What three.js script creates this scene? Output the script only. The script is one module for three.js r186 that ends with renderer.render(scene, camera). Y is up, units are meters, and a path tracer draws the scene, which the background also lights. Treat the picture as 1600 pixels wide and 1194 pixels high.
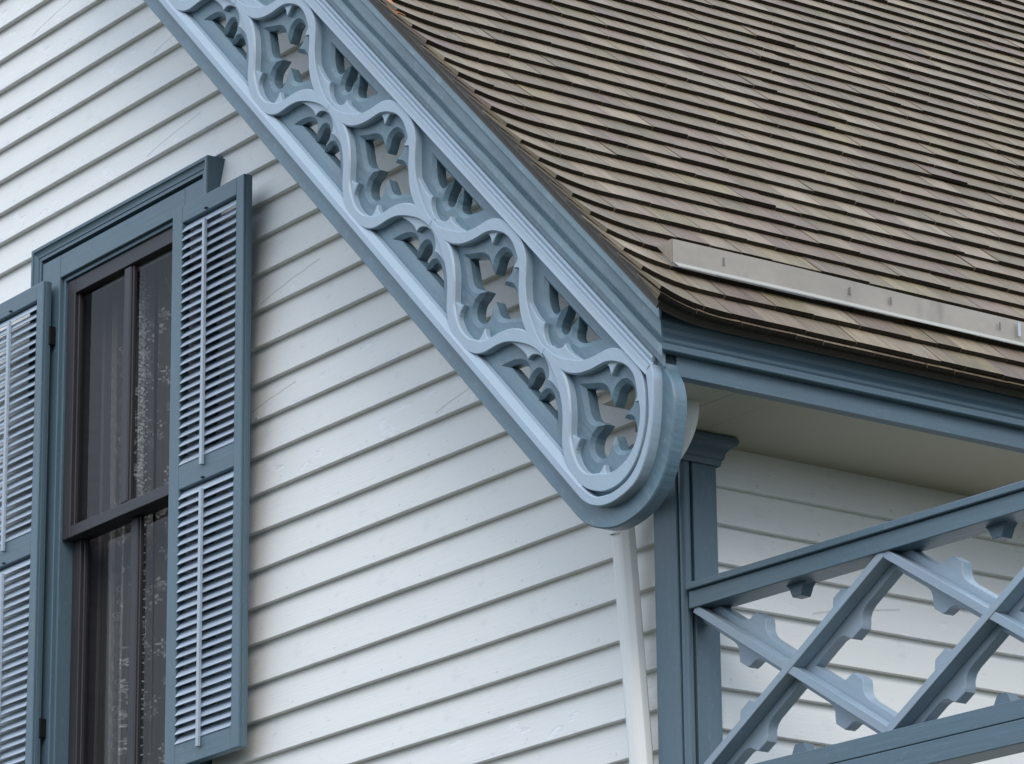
import * as THREE from 'three';
import { RoundedBoxGeometry } from 'three/addons/geometries/RoundedBoxGeometry.js';
import { mergeGeometries, toCreasedNormals } from 'three/addons/utils/BufferGeometryUtils.js';

// ---------------------------------------------------------------- camera, sky, sun, exposure
const scene = new THREE.Scene();
const camera = new THREE.PerspectiveCamera(10.779, 1024 / 764, 0.1, 3000);
camera.position.set(6.8203, 1.6, 5.4251);
const CAM_R = new THREE.Vector3(0.584796, -0.010186, -0.811116);
const CAM_U = new THREE.Vector3(0.245937, 0.955083, 0.16532);
const CAM_B = new THREE.Vector3(0.773, -0.296162, 0.561034);
camera.quaternion.setFromRotationMatrix(new THREE.Matrix4().makeBasis(CAM_R, CAM_U, CAM_B));
camera.updateMatrixWorld(true);

const renderer = new THREE.WebGLRenderer({ antialias: true });
renderer.setSize(1024, 764);
renderer.toneMapping = THREE.LinearToneMapping;
renderer.toneMappingExposure = 1.44;
renderer.shadowMap.enabled = true;
renderer.shadowMap.type = THREE.PCFSoftShadowMap;

// overcast sky, brighter towards the zenith
{
  const W = 128, H = 64, d = new Float32Array(W * H * 4);
  for (let j = 0; j < H; j++) {
    const el = ((j + 0.5) / H - 0.5) * Math.PI, s = Math.max(0, Math.sin(el));
    const L = 0.57 * (1 + 1.35 * s);
    for (let i = 0; i < W; i++) {
      const k = (j * W + i) * 4;
      d[k] = L * 0.86; d[k + 1] = L * 1.0; d[k + 2] = L * 1.2; d[k + 3] = 1;
    }
  }
  const sky = new THREE.DataTexture(d, W, H, THREE.RGBAFormat, THREE.FloatType);
  sky.mapping = THREE.EquirectangularReflectionMapping;
  sky.magFilter = sky.minFilter = THREE.LinearFilter;
  sky.needsUpdate = true;
  scene.background = sky;
  scene.environment = sky;
}
const sun = new THREE.DirectionalLight(0xfff5e8, 0.85);
sun.position.set(7.2, 12.0, 6.4);
sun.target.position.set(-1, 4.6, 0);
sun.castShadow = true;
sun.shadow.radius = 60;
sun.shadow.mapSize.set(2048, 2048);
Object.assign(sun.shadow.camera, { left: -8, right: 8, top: 8, bottom: -8, near: 0.5, far: 40 });
scene.add(sun, sun.target);

// ---------------------------------------------------------------- helpers
let seed = 20241;
const rnd = () => { seed = (seed + 0x6D2B79F5) | 0; let t = Math.imul(seed ^ (seed >>> 15), 1 | seed); t = (t + Math.imul(t ^ (t >>> 7), 61 | t)) ^ t; return ((t ^ (t >>> 14)) >>> 0) / 4294967296; };
const rr = (a, b) => a + (b - a) * rnd();
const hash = (x, y, s) => { let h = Math.imul(x, 374761393) ^ Math.imul(y, 668265263) ^ Math.imul(s, 974634777); h = Math.imul(h ^ (h >>> 13), 1274126177); return ((h ^ (h >>> 16)) >>> 0) / 4294967296; };
// value noise that tiles after (px, py) cells
function vnoise(x, y, px, py, s) {
  const x0 = Math.floor(x), y0 = Math.floor(y), fx = x - x0, fy = y - y0;
  const sx = fx * fx * (3 - 2 * fx), sy = fy * fy * (3 - 2 * fy);
  const m = (a, n) => ((a % n) + n) % n;
  const a = hash(m(x0, px), m(y0, py), s), b = hash(m(x0 + 1, px), m(y0, py), s), c = hash(m(x0, px), m(y0 + 1, py), s), d = hash(m(x0 + 1, px), m(y0 + 1, py), s);
  return a + (b - a) * sx + (c - a) * sy + (a - b - c + d) * sx * sy;
}
function fbm(u, v, fx, fy, s, oct = 4) { let t = 0, w = 0.5, n = 0; for (let o = 0; o < oct; o++) { t += w * vnoise(u * fx, v * fy, fx, fy, s + o); n += w; w *= 0.5; fx *= 2; fy *= 2; } return t / n; }
const toS = (l) => { l = Math.min(1, Math.max(0, l)); return 255 * (l <= 0.0031308 ? 12.92 * l : 1.055 * Math.pow(l, 1 / 2.4) - 0.055); };
function tex(w, h, fn, srgb, rx, ry) {
  const d = new Uint8Array(w * h * 4);
  for (let j = 0; j < h; j++) for (let i = 0; i < w; i++) {
    const c = fn((i + 0.5) / w, (j + 0.5) / h), k = (j * w + i) * 4;
    if (srgb) { d[k] = toS(c[0]); d[k + 1] = toS(c[1]); d[k + 2] = toS(c[2]); d[k + 3] = 255; }
    else { const g = Math.min(255, Math.max(0, c * 255)); d[k] = d[k + 1] = d[k + 2] = g; d[k + 3] = 255; }
  }
  const t = new THREE.DataTexture(d, w, h, THREE.RGBAFormat);
  t.wrapS = t.wrapT = THREE.RepeatWrapping;
  t.magFilter = THREE.LinearFilter; t.minFilter = THREE.LinearMipmapLinearFilter; t.generateMipmaps = true;
  if (srgb) t.colorSpace = THREE.SRGBColorSpace;
  t.repeat.set(rx, ry); t.needsUpdate = true;
  return t;
}
// uv in metres from the dominant axis of each face (long grain runs along u)
function uvBox(g, grain = 'x', off = [0, 0]) {
  if (g.index) g = g.toNonIndexed();
  const p = g.attributes.position, n = p.count, uv = new Float32Array(n * 2);
  const a = new THREE.Vector3(), b = new THREE.Vector3(), c = new THREE.Vector3();
  for (let i = 0; i < n; i += 3) {
    a.fromBufferAttribute(p, i); b.fromBufferAttribute(p, i + 1); c.fromBufferAttribute(p, i + 2);
    const N = b.clone().sub(a).cross(c.clone().sub(a)); const ax = Math.abs(N.x), ay = Math.abs(N.y), az = Math.abs(N.z);
    [a, b, c].forEach((q, k) => {
      let u, v;
      if (az >= ax && az >= ay) { u = q.x; v = q.y; } else if (ay >= ax) { u = q.x; v = q.z; } else { u = q.z; v = q.y; }
      if (grain === 'y') { if (az >= ax && az >= ay) { u = q.y; v = q.x; } else if (ax >= ay) { u = q.y; v = q.z; } else { u = q.z; v = q.x; } }
      uv[(i + k) * 2] = u + off[0]; uv[(i + k) * 2 + 1] = v + off[1];
    });
  }
  g.setAttribute('uv', new THREE.BufferAttribute(uv, 2));
  return g;
}
function add(name, g, m, parent) {
  const o = new THREE.Mesh(g, m); o.name = name; o.castShadow = o.receiveShadow = true; (parent || scene).add(o); return o;
}
function thing(name, label, category, pos = [0, 0, 0], group) {
  const o = new THREE.Group(); o.name = name; o.position.set(...pos); o.userData = { kind: 'thing', label, category };
  if (group) o.userData.group = group; scene.add(o); return o;
}
function box(x0, x1, y0, y1, z0, z1, r = 0.002, grain = 'x') {
  const w = x1 - x0, h = y1 - y0, d = z1 - z0; r = Math.min(r, w / 3, h / 3, d / 3);
  let g = r > 0 ? new RoundedBoxGeometry(w, h, d, 1, r) : new THREE.BoxGeometry(w, h, d);
  g.translate((x0 + x1) / 2, (y0 + y1) / 2, (z0 + z1) / 2);
  return uvBox(g, grain, [rnd(), rnd()]);
}
function geoFrom(tris, crease = 0.6) {
  let g = new THREE.BufferGeometry();
  g.setAttribute('position', new THREE.BufferAttribute(new Float32Array(tris), 3));
  g.computeVertexNormals();
  if (crease > 0) g = toCreasedNormals(g, crease);
  return g;
}
function quad(T, a, b, c, d) { T.push(...a, ...b, ...c, ...a, ...c, ...d); }
// sweep of a profile: startOf(p) and endOf(p) give the 3D ends of profile point p; profile closed, order such that faces point outwards
function sweep(profile, startOf, endOf, caps = true, n = 1, wob = null) {
  const T = [], N = profile.length;
  const ring = []; for (let k = 0; k <= n; k++) ring.push(profile.map((p) => { const s = startOf(p), e = endOf(p), t = k / n; const q = [s[0] + (e[0] - s[0]) * t, s[1] + (e[1] - s[1]) * t, s[2] + (e[2] - s[2]) * t]; if (wob) wob(q, k, p); return q; }));
  for (let k = 0; k < n; k++) for (let i = 0; i < N; i++) { const j = (i + 1) % N; quad(T, ring[k][i], ring[k + 1][i], ring[k + 1][j], ring[k][j]); }
  if (caps) {
    const tri = THREE.ShapeUtils.triangulateShape(profile.map((p) => new THREE.Vector2(p[0], p[1])), []);
    for (const [a, b, c] of tri) { T.push(...ring[0][a], ...ring[0][c], ...ring[0][b]); T.push(...ring[n][a], ...ring[n][b], ...ring[n][c]); }
  }
  return geoFrom(T, 0.55);
}
function spline(pts, per = 4) {   // smooth open curve through points
  if (pts.length < 3) return pts.map((p) => [...p]);
  const c = new THREE.CatmullRomCurve3(pts.map((p) => new THREE.Vector3(p[0], p[1], 0)), false, 'centripetal');
  return c.getPoints((pts.length - 1) * per).map((p) => [p.x, p.y]);
}
function joinSegs(...segs) { const o = []; for (const s of segs) for (const p of s) { const l = o[o.length - 1]; if (!l || Math.hypot(l[0] - p[0], l[1] - p[1]) > 1e-5) o.push(p); } const a = o[0], b = o[o.length - 1]; if (Math.hypot(a[0] - b[0], a[1] - b[1]) < 1e-5) o.pop(); return o; }
const area = (P) => { let s = 0; for (let i = 0; i < P.length; i++) { const a = P[i], b = P[(i + 1) % P.length]; s += a[0] * b[1] - b[0] * a[1]; } return s / 2; };
const ccw = (P) => (area(P) < 0 ? P.slice().reverse() : P);
function offsetPoly(P, d) {   // P counter-clockwise, d > 0 grows; d may be a function of the point
  const n = P.length, o = [];
  for (let i = 0; i < n; i++) {
    const a = P[(i + n - 1) % n], b = P[i], c = P[(i + 1) % n];
    let e1 = [b[0] - a[0], b[1] - a[1]], e2 = [c[0] - b[0], c[1] - b[1]];
    const l1 = Math.hypot(...e1) || 1, l2 = Math.hypot(...e2) || 1; e1 = [e1[0] / l1, e1[1] / l1]; e2 = [e2[0] / l2, e2[1] / l2];
    const n1 = [e1[1], -e1[0]], n2 = [e2[1], -e2[0]]; let m = [n1[0] + n2[0], n1[1] + n2[1]]; const lm = Math.hypot(...m);
    if (lm < 1e-6) m = n1; else m = [m[0] / lm, m[1] / lm];
    const k = Math.min(1.7, 1 / Math.max(0.2, m[0] * n1[0] + m[1] * n1[1])), dd = typeof d === 'function' ? d(b) : d;
    o.push([b[0] + m[0] * dd * k, b[1] + m[1] * dd * k]);
  }
  return o;
}
// a board cut to an outline with pierced openings: front chamfers of width ce (outer) and ch (openings), ch may be a function
function pierced(outline, holes, zf, zb, ce, ch, chz) {
  const O = ccw(outline), Oi = offsetPoly(O, -ce), T = [];
  const HS = holes.map((h) => { const H = ccw(h); return { H, I: offsetPoly(H, typeof ch === 'function' ? (p) => -ch(p) : -ch) }; });
  const face = (C, Hs, z, up) => {
    const vs = (P) => P.map((p) => new THREE.Vector2(p[0], p[1]));
    const cont = vs(C), hh = Hs.map(vs); const all = [...cont, ...hh.flat()];
    for (const [a, b, c] of THREE.ShapeUtils.triangulateShape(cont, hh)) {
      const A = all[a], B = all[b], Q = all[c]; const s = (B.x - A.x) * (Q.y - A.y) - (B.y - A.y) * (Q.x - A.x);
      const f = (s > 0) === up; const t = f ? [A, B, Q] : [A, Q, B]; for (const v of t) T.push(v.x, v.y, z);
    }
  };
  face(Oi, HS.map((h) => h.H), zf, true);
  face(O, HS.map((h) => h.I), zb, false);
  const strip = (P, zp, Q, zq) => { for (let i = 0; i < P.length; i++) { const j = (i + 1) % P.length; quad(T, [...P[i], zp], [...Q[i], zq], [...Q[j], zq], [...P[j], zp]); } };
  strip(Oi, zf, O, zf - ce); strip(O, zf - ce, O, zb);
  for (const { H, I } of HS) { const R = (P) => P.slice().reverse(); strip(R(H), zf, R(I), zf - chz); strip(R(I), zf - chz, R(I), zb); }
  return geoFrom(T, 0.62);
}

// ---------------------------------------------------------------- materials
const M = {};
{
  // siding paint: one board (0.1 m) high, 1.6 m long; nail heads near the lower edge, small chips and dirt
  const nails = []; for (let i = 0; i < 4; i++) nails.push([i * 0.25 + 0.06, 0.15 + 0.03 * (i % 2)]);
  const chips = []; for (let i = 0; i < 46; i++) chips.push([hash(i, 1, 5), Math.pow(hash(i, 2, 5), 1.6) * 0.9, 0.002 + 0.006 * hash(i, 3, 5), 0.012 + 0.03 * hash(i, 4, 5)]);
  const mark = (u, v) => { let m = 0, c = 0;
    for (const [a, b] of nails) { const d = Math.hypot((u - a) * 16, (v - b)) ; if (d < 0.035) m = Math.max(m, 1 - d / 0.035); }
    for (const [a, b, w, h] of chips) { const d = Math.hypot((u - a) / w, (v - b) / h); if (d < 1) c = Math.max(c, 1 - d); }
    return [m, c]; };
  const sidMap = tex(1024, 128, (u, v) => {
    const [m, c] = mark(u, v); const st = fbm(u, v, 10, 3, 11), gr = fbm(u, v, 24, 40, 17, 3), bl = fbm(u, v, 40, 6, 57, 3);
    let k = 0.80 + 0.035 * (st - 0.5) + 0.025 * (gr - 0.5); k -= 0.30 * m; k -= 0.12 * c * bl; if (bl > 0.70) k -= 0.10 * (bl - 0.70) / 0.3;
    return [k * 1.0, k * 0.99, k * (0.95 - 0.05 * Math.max(0, st - 0.55))];
  }, true, 1 / 1.6, 10);
  const sidBump = tex(1024, 128, (u, v) => { const [m, c] = mark(u, v); return 0.5 + 0.22 * (fbm(u, v, 20, 48, 23, 3) - 0.5) + 0.25 * (fbm(u, v, 9, 4, 29, 3) - 0.5) - 0.25 * m - 0.25 * c; }, false, 1 / 1.6, 10);
  M.siding = new THREE.MeshStandardMaterial({ map: sidMap, bumpMap: sidBump, bumpScale: 0.0017, roughness: 0.55 });
  const worn = (u, v) => { let m = 0; const cr = 0.10 + 0.55 * Math.pow(Math.max(0, (u - 0.25) * 4), 0.7) + 0.05 * (fbm(u, v, 40, 4, 87, 3) - 0.5); if (u > 0.25 && u < 0.42) m = Math.max(0, 1 - Math.abs(v - cr) / 0.03) * 0.8; const pe = fbm(u, v, 26, 5, 89, 4) + 0.18 * (1 - v) ; return [m, pe > 0.74 ? Math.min(1, (pe - 0.74) * 12) : 0]; };
  const wornMap = tex(1024, 128, (u, v) => { const [c, pe] = worn(u, v), [m] = mark(u, v), st = fbm(u, v, 12, 3, 13); let k = 0.80 + 0.05 * (st - 0.5) - 0.3 * m - 0.33 * c; const w = [k, k * 0.99, k * 0.95]; return w.map((x, i) => x + ([0.86, 0.85, 0.85][i] - x) * pe * 0.8 - 0.10 * pe * (fbm(u, v, 60, 20, 97, 2) > 0.6 ? 1 : 0)); }, true, 1 / 1.6, 10);
  const wornBump = tex(1024, 128, (u, v) => { const [c, pe] = worn(u, v), [m] = mark(u, v); return 0.5 + 0.3 * (fbm(u, v, 9, 4, 29, 3) - 0.5) - 0.3 * c - 0.22 * pe - 0.25 * m + 0.1 * (fbm(u, v, 20, 48, 23, 3) - 0.5); }, false, 1 / 1.6, 10);
  M.sidingWorn = new THREE.MeshStandardMaterial({ map: wornMap, bumpMap: wornBump, bumpScale: 0.003, roughness: 0.5 });
  M.spout = new THREE.MeshStandardMaterial({ color: new THREE.Color().setRGB(0.82, 0.81, 0.77), roughness: 0.42 });
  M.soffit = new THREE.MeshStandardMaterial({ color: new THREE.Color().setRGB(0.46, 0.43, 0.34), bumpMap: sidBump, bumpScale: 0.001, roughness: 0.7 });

  // trim paint over wood: brush streaks along the grain, small chips, droplets with their pale sky glints painted in
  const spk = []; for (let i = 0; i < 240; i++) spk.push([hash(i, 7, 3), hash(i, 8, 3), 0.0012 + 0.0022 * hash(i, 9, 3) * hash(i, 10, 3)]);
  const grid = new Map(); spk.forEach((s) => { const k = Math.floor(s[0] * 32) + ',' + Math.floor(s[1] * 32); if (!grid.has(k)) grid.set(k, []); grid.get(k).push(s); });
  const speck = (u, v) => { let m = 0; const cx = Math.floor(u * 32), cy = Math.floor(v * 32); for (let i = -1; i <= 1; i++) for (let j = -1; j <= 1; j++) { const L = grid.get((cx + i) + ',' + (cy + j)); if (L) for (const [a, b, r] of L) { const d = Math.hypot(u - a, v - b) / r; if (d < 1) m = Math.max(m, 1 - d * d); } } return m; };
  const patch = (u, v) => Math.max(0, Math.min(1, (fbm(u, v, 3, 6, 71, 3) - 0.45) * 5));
  const trim = (base, pale, sp, vari, R, fleck) => {
    const map = tex(512, 512, (u, v) => {
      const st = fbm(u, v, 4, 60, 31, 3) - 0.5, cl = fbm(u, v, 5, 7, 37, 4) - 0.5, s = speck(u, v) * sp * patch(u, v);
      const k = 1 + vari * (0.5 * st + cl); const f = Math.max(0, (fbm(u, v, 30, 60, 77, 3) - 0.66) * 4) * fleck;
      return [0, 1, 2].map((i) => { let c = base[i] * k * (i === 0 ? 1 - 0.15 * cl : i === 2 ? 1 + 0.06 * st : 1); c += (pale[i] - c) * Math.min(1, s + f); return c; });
    }, true, 1 / 0.6, 1 / 0.6);
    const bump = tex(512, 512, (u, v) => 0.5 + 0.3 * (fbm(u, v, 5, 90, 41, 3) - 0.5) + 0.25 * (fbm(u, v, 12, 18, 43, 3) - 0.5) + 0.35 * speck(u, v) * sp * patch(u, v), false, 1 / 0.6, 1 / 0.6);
    return new THREE.MeshStandardMaterial({ map, bumpMap: bump, bumpScale: 0.0016, roughness: R });
  };
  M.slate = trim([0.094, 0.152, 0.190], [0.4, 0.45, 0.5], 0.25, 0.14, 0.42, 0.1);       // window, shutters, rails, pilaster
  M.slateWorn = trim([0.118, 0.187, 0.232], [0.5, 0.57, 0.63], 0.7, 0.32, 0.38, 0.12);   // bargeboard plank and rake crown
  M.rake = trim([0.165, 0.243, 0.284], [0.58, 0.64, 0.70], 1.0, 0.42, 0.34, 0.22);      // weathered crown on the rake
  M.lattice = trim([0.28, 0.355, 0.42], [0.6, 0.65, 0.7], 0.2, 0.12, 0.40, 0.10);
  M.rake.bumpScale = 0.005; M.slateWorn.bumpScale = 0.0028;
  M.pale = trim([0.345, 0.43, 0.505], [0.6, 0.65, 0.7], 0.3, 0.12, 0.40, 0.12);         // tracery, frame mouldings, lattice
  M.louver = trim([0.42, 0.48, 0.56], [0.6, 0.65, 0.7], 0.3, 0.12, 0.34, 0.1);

  // sash: old purple-brown paint
  M.sash = new THREE.MeshStandardMaterial({ map: tex(256, 256, (u, v) => { const s = fbm(u, v, 3, 40, 51, 3), c = fbm(u, v, 8, 8, 53, 3); const k = 0.7 + 0.6 * s; return [0.034 * k, (0.027 + 0.006 * c) * k, (0.032 + 0.006 * c) * k]; }, true, 2, 2), roughness: 0.5 });
  M.iron = new THREE.MeshStandardMaterial({ color: 0x17181b, roughness: 0.5, metalness: 0.4 });
  M.nailSteel = new THREE.MeshStandardMaterial({ color: 0xb9bcc2, roughness: 0.35, metalness: 0.8 });
  M.glass = new THREE.MeshPhysicalMaterial({ color: 0xffffff, roughness: 0.02, transmission: 1, thickness: 0, ior: 1.24 });
  M.room = new THREE.MeshStandardMaterial({ color: new THREE.Color().setRGB(0.035, 0.028, 0.024), roughness: 0.9, side: THREE.DoubleSide });
  M.back = new THREE.MeshStandardMaterial({ color: new THREE.Color().setRGB(0.5, 0.5, 0.48), roughness: 0.9 });

  // cedar shingles: grain runs along v; tone comes from vertex colours
  const shMap = tex(512, 512, (u, v) => { const g = fbm(u, v, 90, 3, 61, 4) - 0.5, c = fbm(u, v, 5, 4, 63, 4) - 0.5, f = fbm(u, v, 160, 12, 67, 2) - 0.5; const k = 0.84 + 0.62 * g + 0.34 * c + 0.40 * f; return [k * (1 + 0.08 * c), k, k * (1 - 0.12 * c)]; }, true, 2, 2);
  const shBump = tex(512, 512, (u, v) => 0.5 + 0.5 * (fbm(u, v, 90, 3, 61, 4) - 0.5) + 0.4 * (fbm(u, v, 10, 3, 69, 3) - 0.5), false, 2, 2);
  M.shingle = new THREE.MeshPhysicalMaterial({ map: shMap, bumpMap: shBump, bumpScale: 0.003, roughness: 0.6, specularIntensity: 0.55, vertexColors: true });
  M.oldWood = new THREE.MeshStandardMaterial({ color: new THREE.Color().setRGB(0.10, 0.085, 0.07), bumpMap: shBump, bumpScale: 0.002, roughness: 0.8 });
  M.freshCedar = new THREE.MeshStandardMaterial({ color: new THREE.Color().setRGB(0.42, 0.15, 0.05), bumpMap: shBump, bumpScale: 0.002, roughness: 0.7 });
  const mt = tex(512, 256, (u, v) => { const a = fbm(u, v, 8, 3, 81, 4) - 0.5, b = fbm(u, v, 40, 20, 83, 3) - 0.5, st = Math.max(0, fbm(u, v, 22, 2, 85, 3) - 0.62) * 2; const k = 1 + 0.22 * a + 0.14 * b - 0.5 * st; return [0.37 * k, 0.325 * k, 0.27 * k]; }, true, 1, 4);
  M.metal = new THREE.MeshStandardMaterial({ map: mt, roughness: 0.45, metalness: 0.25 });
  M.metalLit = new THREE.MeshStandardMaterial({ color: new THREE.Color().setRGB(0.42, 0.40, 0.355), roughness: 0.45, metalness: 0.1 });  // gutter metal, colour brightened for sky light on the upward-facing flange
  M.lead = new THREE.MeshStandardMaterial({ color: new THREE.Color().setRGB(0.19, 0.175, 0.16), roughness: 0.6 });
  M.grass = new THREE.MeshStandardMaterial({ map: tex(256, 256, (u, v) => { const k = 0.6 + 0.8 * fbm(u, v, 12, 12, 91, 4); return [0.036 * k, 0.036 * k, 0.018 * k]; }, true, 0.2, 0.2), roughness: 0.95 });
}

// ---------------------------------------------------------------- ground and the wall cores
{
  const g = new THREE.PlaneGeometry(1600, 1600); g.rotateX(-Math.PI / 2);
  const p = g.attributes.position, uv = g.attributes.uv; for (let i = 0; i < p.count; i++) uv.setXY(i, p.getX(i), p.getZ(i));
  add('ground', g, M.grass).userData = { kind: 'structure', label: 'dark lawn below the house' };
}
const SOFFIT = 4.1665, ROOF_SUM = 4.281 + 0.431;
const WIN = { x0: -2.81, x1: -2.127, top: 5.325, bot: 3.72, cx: -2.4685 };
const gable = thing('gable_wall', 'white clapboard gable wall around the shuttered window', 'wall', [0, 0, 0]);
const side = thing('side_wall', 'shaded white clapboard side wall behind the lattice frieze', 'wall', [0, 0, 0]);
{
  // sheathing behind the boards, with the window opening
  const roofAt = (x) => 4.655 - x;
  const s = new THREE.Shape([[-6.5, 0], [-0.02, 0], [-0.02, roofAt(-0.02)], [-2.9, roofAt(-2.9)], [-6.5, roofAt(-2.9)]].map((p) => new THREE.Vector2(...p)));
  s.holes.push(new THREE.Path([[WIN.x0, WIN.bot], [WIN.x1, WIN.bot], [WIN.x1, WIN.top], [WIN.x0, WIN.top]].map((p) => new THREE.Vector2(...p))));
  const g = new THREE.ExtrudeGeometry(s, { depth: 0.10, bevelEnabled: false }); g.translate(0, 0, -0.125);
  add('sheathing', uvBox(g), M.back, gable);
  add('sheathing', box(-0.125, -0.022, 0, SOFFIT + 0.1, -6.5, -0.13, 0), M.back, side);
}
// one clapboard: local x along the board, y up, z out; lower front edge at z = 0
function clapboard(x0, x1, yb, pitch, xrBot, xrTop) {
  const H = pitch + 0.022, n = Math.max(1, Math.round((x1 - x0) / 0.22)), T = [];
  const wy = rr(0, 100), offu = rnd() * 1.6, P = [];
  const nz = (x, s) => vnoise(x * 2.1 + wy, s, 4096, 64, 7) - 0.5;
  for (let k = 0; k <= n; k++) {
    const t = k / n, xb = x0 + (xrBot - x0) * t, xt = x0 + (xrTop - x0) * t;
    const dy = 0.0035 * nz(xb, 1.5), dz = 0.004 * nz(xb, 9.5), b = yb + dy;
    P.push([[xb, b, -0.0190 + dz], [xb, b, -0.0016 + dz], [xb, b + 0.0014, dz], [xt, b + H, -0.0212], [xt, b + H, -0.0235]]);
  }
  for (let k = 0; k < n; k++) for (let i = 0; i < 4; i++) quad(T, P[k][i], P[k + 1][i], P[k + 1][i + 1], P[k][i + 1]);
  for (const [k, f] of [[0, 0], [n, 1]]) for (const [a, b, c] of [[0, 1, 2], [0, 2, 3], [0, 3, 4]]) { const q = f ? [a, b, c] : [a, c, b]; for (const i of q) T.push(...P[k][i]); }
  const g = geoFrom(T, 0.3), p = g.attributes.position, uv = new Float32Array(p.count * 2);
  for (let i = 0; i < p.count; i++) { uv[i * 2] = p.getX(i) + offu; uv[i * 2 + 1] = Math.max(0.002, Math.min(0.098, (p.getY(i) - yb) * 0.098 / H)); }
  g.setAttribute('uv', new THREE.BufferAttribute(uv, 2));
  return g;
}
{
  const ys = [6.2527, 6.1462, 6.046, 5.9543, 5.8565, 5.7535, 5.6498, 5.556, 5.4586, 5.3577, 5.2549, 5.1572, 5.0583, 4.9551, 4.8529, 4.7523, 4.6524, 4.5535, 4.4506, 4.3484, 4.2478, 4.1473, 4.0516, 3.9457, 3.8474, 3.7493, 3.6592, 3.5662];
  for (let y = 6.355; y < 7.2; y += 0.101) ys.unshift(y);
  for (let y = 3.4726; y > 2.5; y -= 0.095) ys.push(y);
  ys.forEach((y, i) => {
    const mt = y > 5.4 ? (rnd() < 0.5 ? M.sidingWorn : M.siding) : (rnd() < 0.2 ? M.sidingWorn : M.siding);
    const pitch = i ? ys[i - 1] - y : 0.101, xr = (v) => Math.min(-0.06, 4.64 - v);
    const a = xr(y), b = xr(y + pitch + 0.022);
    if (y < 5.43 && y > WIN.bot - 0.09) {
      add('clapboard', clapboard(-4.6, -2.93, y, pitch, -2.93, -2.93), mt, gable);
      add('clapboard', clapboard(-2.005, a, y, pitch, a, b), mt, gable);
    } else add('clapboard', clapboard(-4.6, a, y, pitch, a, b), mt, gable);
  });
  const zs = [4.068, 3.9806, 3.8893, 3.7934, 3.6985, 3.6044, 3.5108];
  for (let y = 3.4165; y > 2.5; y -= 0.0945) zs.push(y);
  zs.forEach((y, i) => { const pitch = i ? zs[i - 1] - y : 0.0985; const g = clapboard(0.05, 4.2, y, pitch, 4.2, 4.2); g.rotateY(Math.PI / 2); add('clapboard', g, rnd() < 0.15 ? M.sidingWorn : M.siding, side); });
}

// ---------------------------------------------------------------- roof
const A = THREE.MathUtils.degToRad(44.5), CA = Math.cos(A), SA = Math.sin(A);
const EAVE = [0.431, 4.281];
// the shingles sweep up to the rake, more at the eave corner; the slope kicks out a little at the eave
const rise = (s, z) => { const t1 = Math.max(0, (z - 0.27) / 0.15), t2 = Math.max(0, (z - 0.19) / 0.23), e = Math.exp(-Math.max(0, s) / 0.2); return 0.012 * t1 * t1 + 0.017 * e * t2 * t2 + 0.016 * (1 - e); };
const roofPt = (s, off, z) => { const o = off + rise(s, z); return [EAVE[0] - CA * s + SA * o, EAVE[1] + SA * s + CA * o, z]; };
const roof = thing('shingle_roof', 'weathered brown wood shingle roof slope above the eave', 'roof', [0, 0, 0]);
const RAKE_Z = 0.421;
{
  const N = 10, T = [];  // deck under the shingles, follows the swept-up rake
  const prof = []; for (let k = 0; k <= N; k++) prof.push(k < N ? 0.40 - 0.03 * k : -4.3);
  const ss = [0.01, 0.1, 0.2, 0.35, 0.6, 1.0, 4.3], e = roofPt;
  for (let m = 0; m < ss.length - 1; m++) for (let k = 0; k < prof.length - 1; k++) {
    const a = prof[k], b = prof[k + 1], p = ss[m], q = ss[m + 1];
    quad(T, e(p, -0.002, a), e(p, -0.002, b), e(q, -0.002, b), e(q, -0.002, a));
    quad(T, e(p, -0.03, b), e(p, -0.03, a), e(q, -0.03, a), e(q, -0.03, b));
    if (m === 0) quad(T, e(p, -0.03, a), e(p, -0.03, b), e(p, -0.002, b), e(p, -0.002, a));
    if (k === 0) quad(T, e(p, -0.03, a), e(p, -0.002, a), e(q, -0.002, a), e(q, -0.03, a));
  }
  add('roof_deck', uvBox(geoFrom(T, 0.3)), M.oldWood, roof);
  // weathered fillet strip under the shingle ends along the rake
  const T2 = []; const c = (s, o, z) => roofPt(s, o, z);
  const z0 = 0.398, z1 = 0.412, o0 = -0.014, o1 = 0.004;
  for (let m = 0; m < ss.length - 1; m++) {
    const p = m ? ss[m] : 0, q = ss[m + 1];
    quad(T2, c(p, o0, z1), c(p, o1, z1), c(q, o1, z1), c(q, o0, z1)); quad(T2, c(p, o0, z0), c(p, o0, z1), c(q, o0, z1), c(q, o0, z0));
    if (!m) quad(T2, c(p, o0, z0), c(p, o1, z0), c(p, o1, z1), c(p, o0, z1));
  }
  add('rake_strip', uvBox(geoFrom(T2, 0)), M.oldWood, roof);
}
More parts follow.
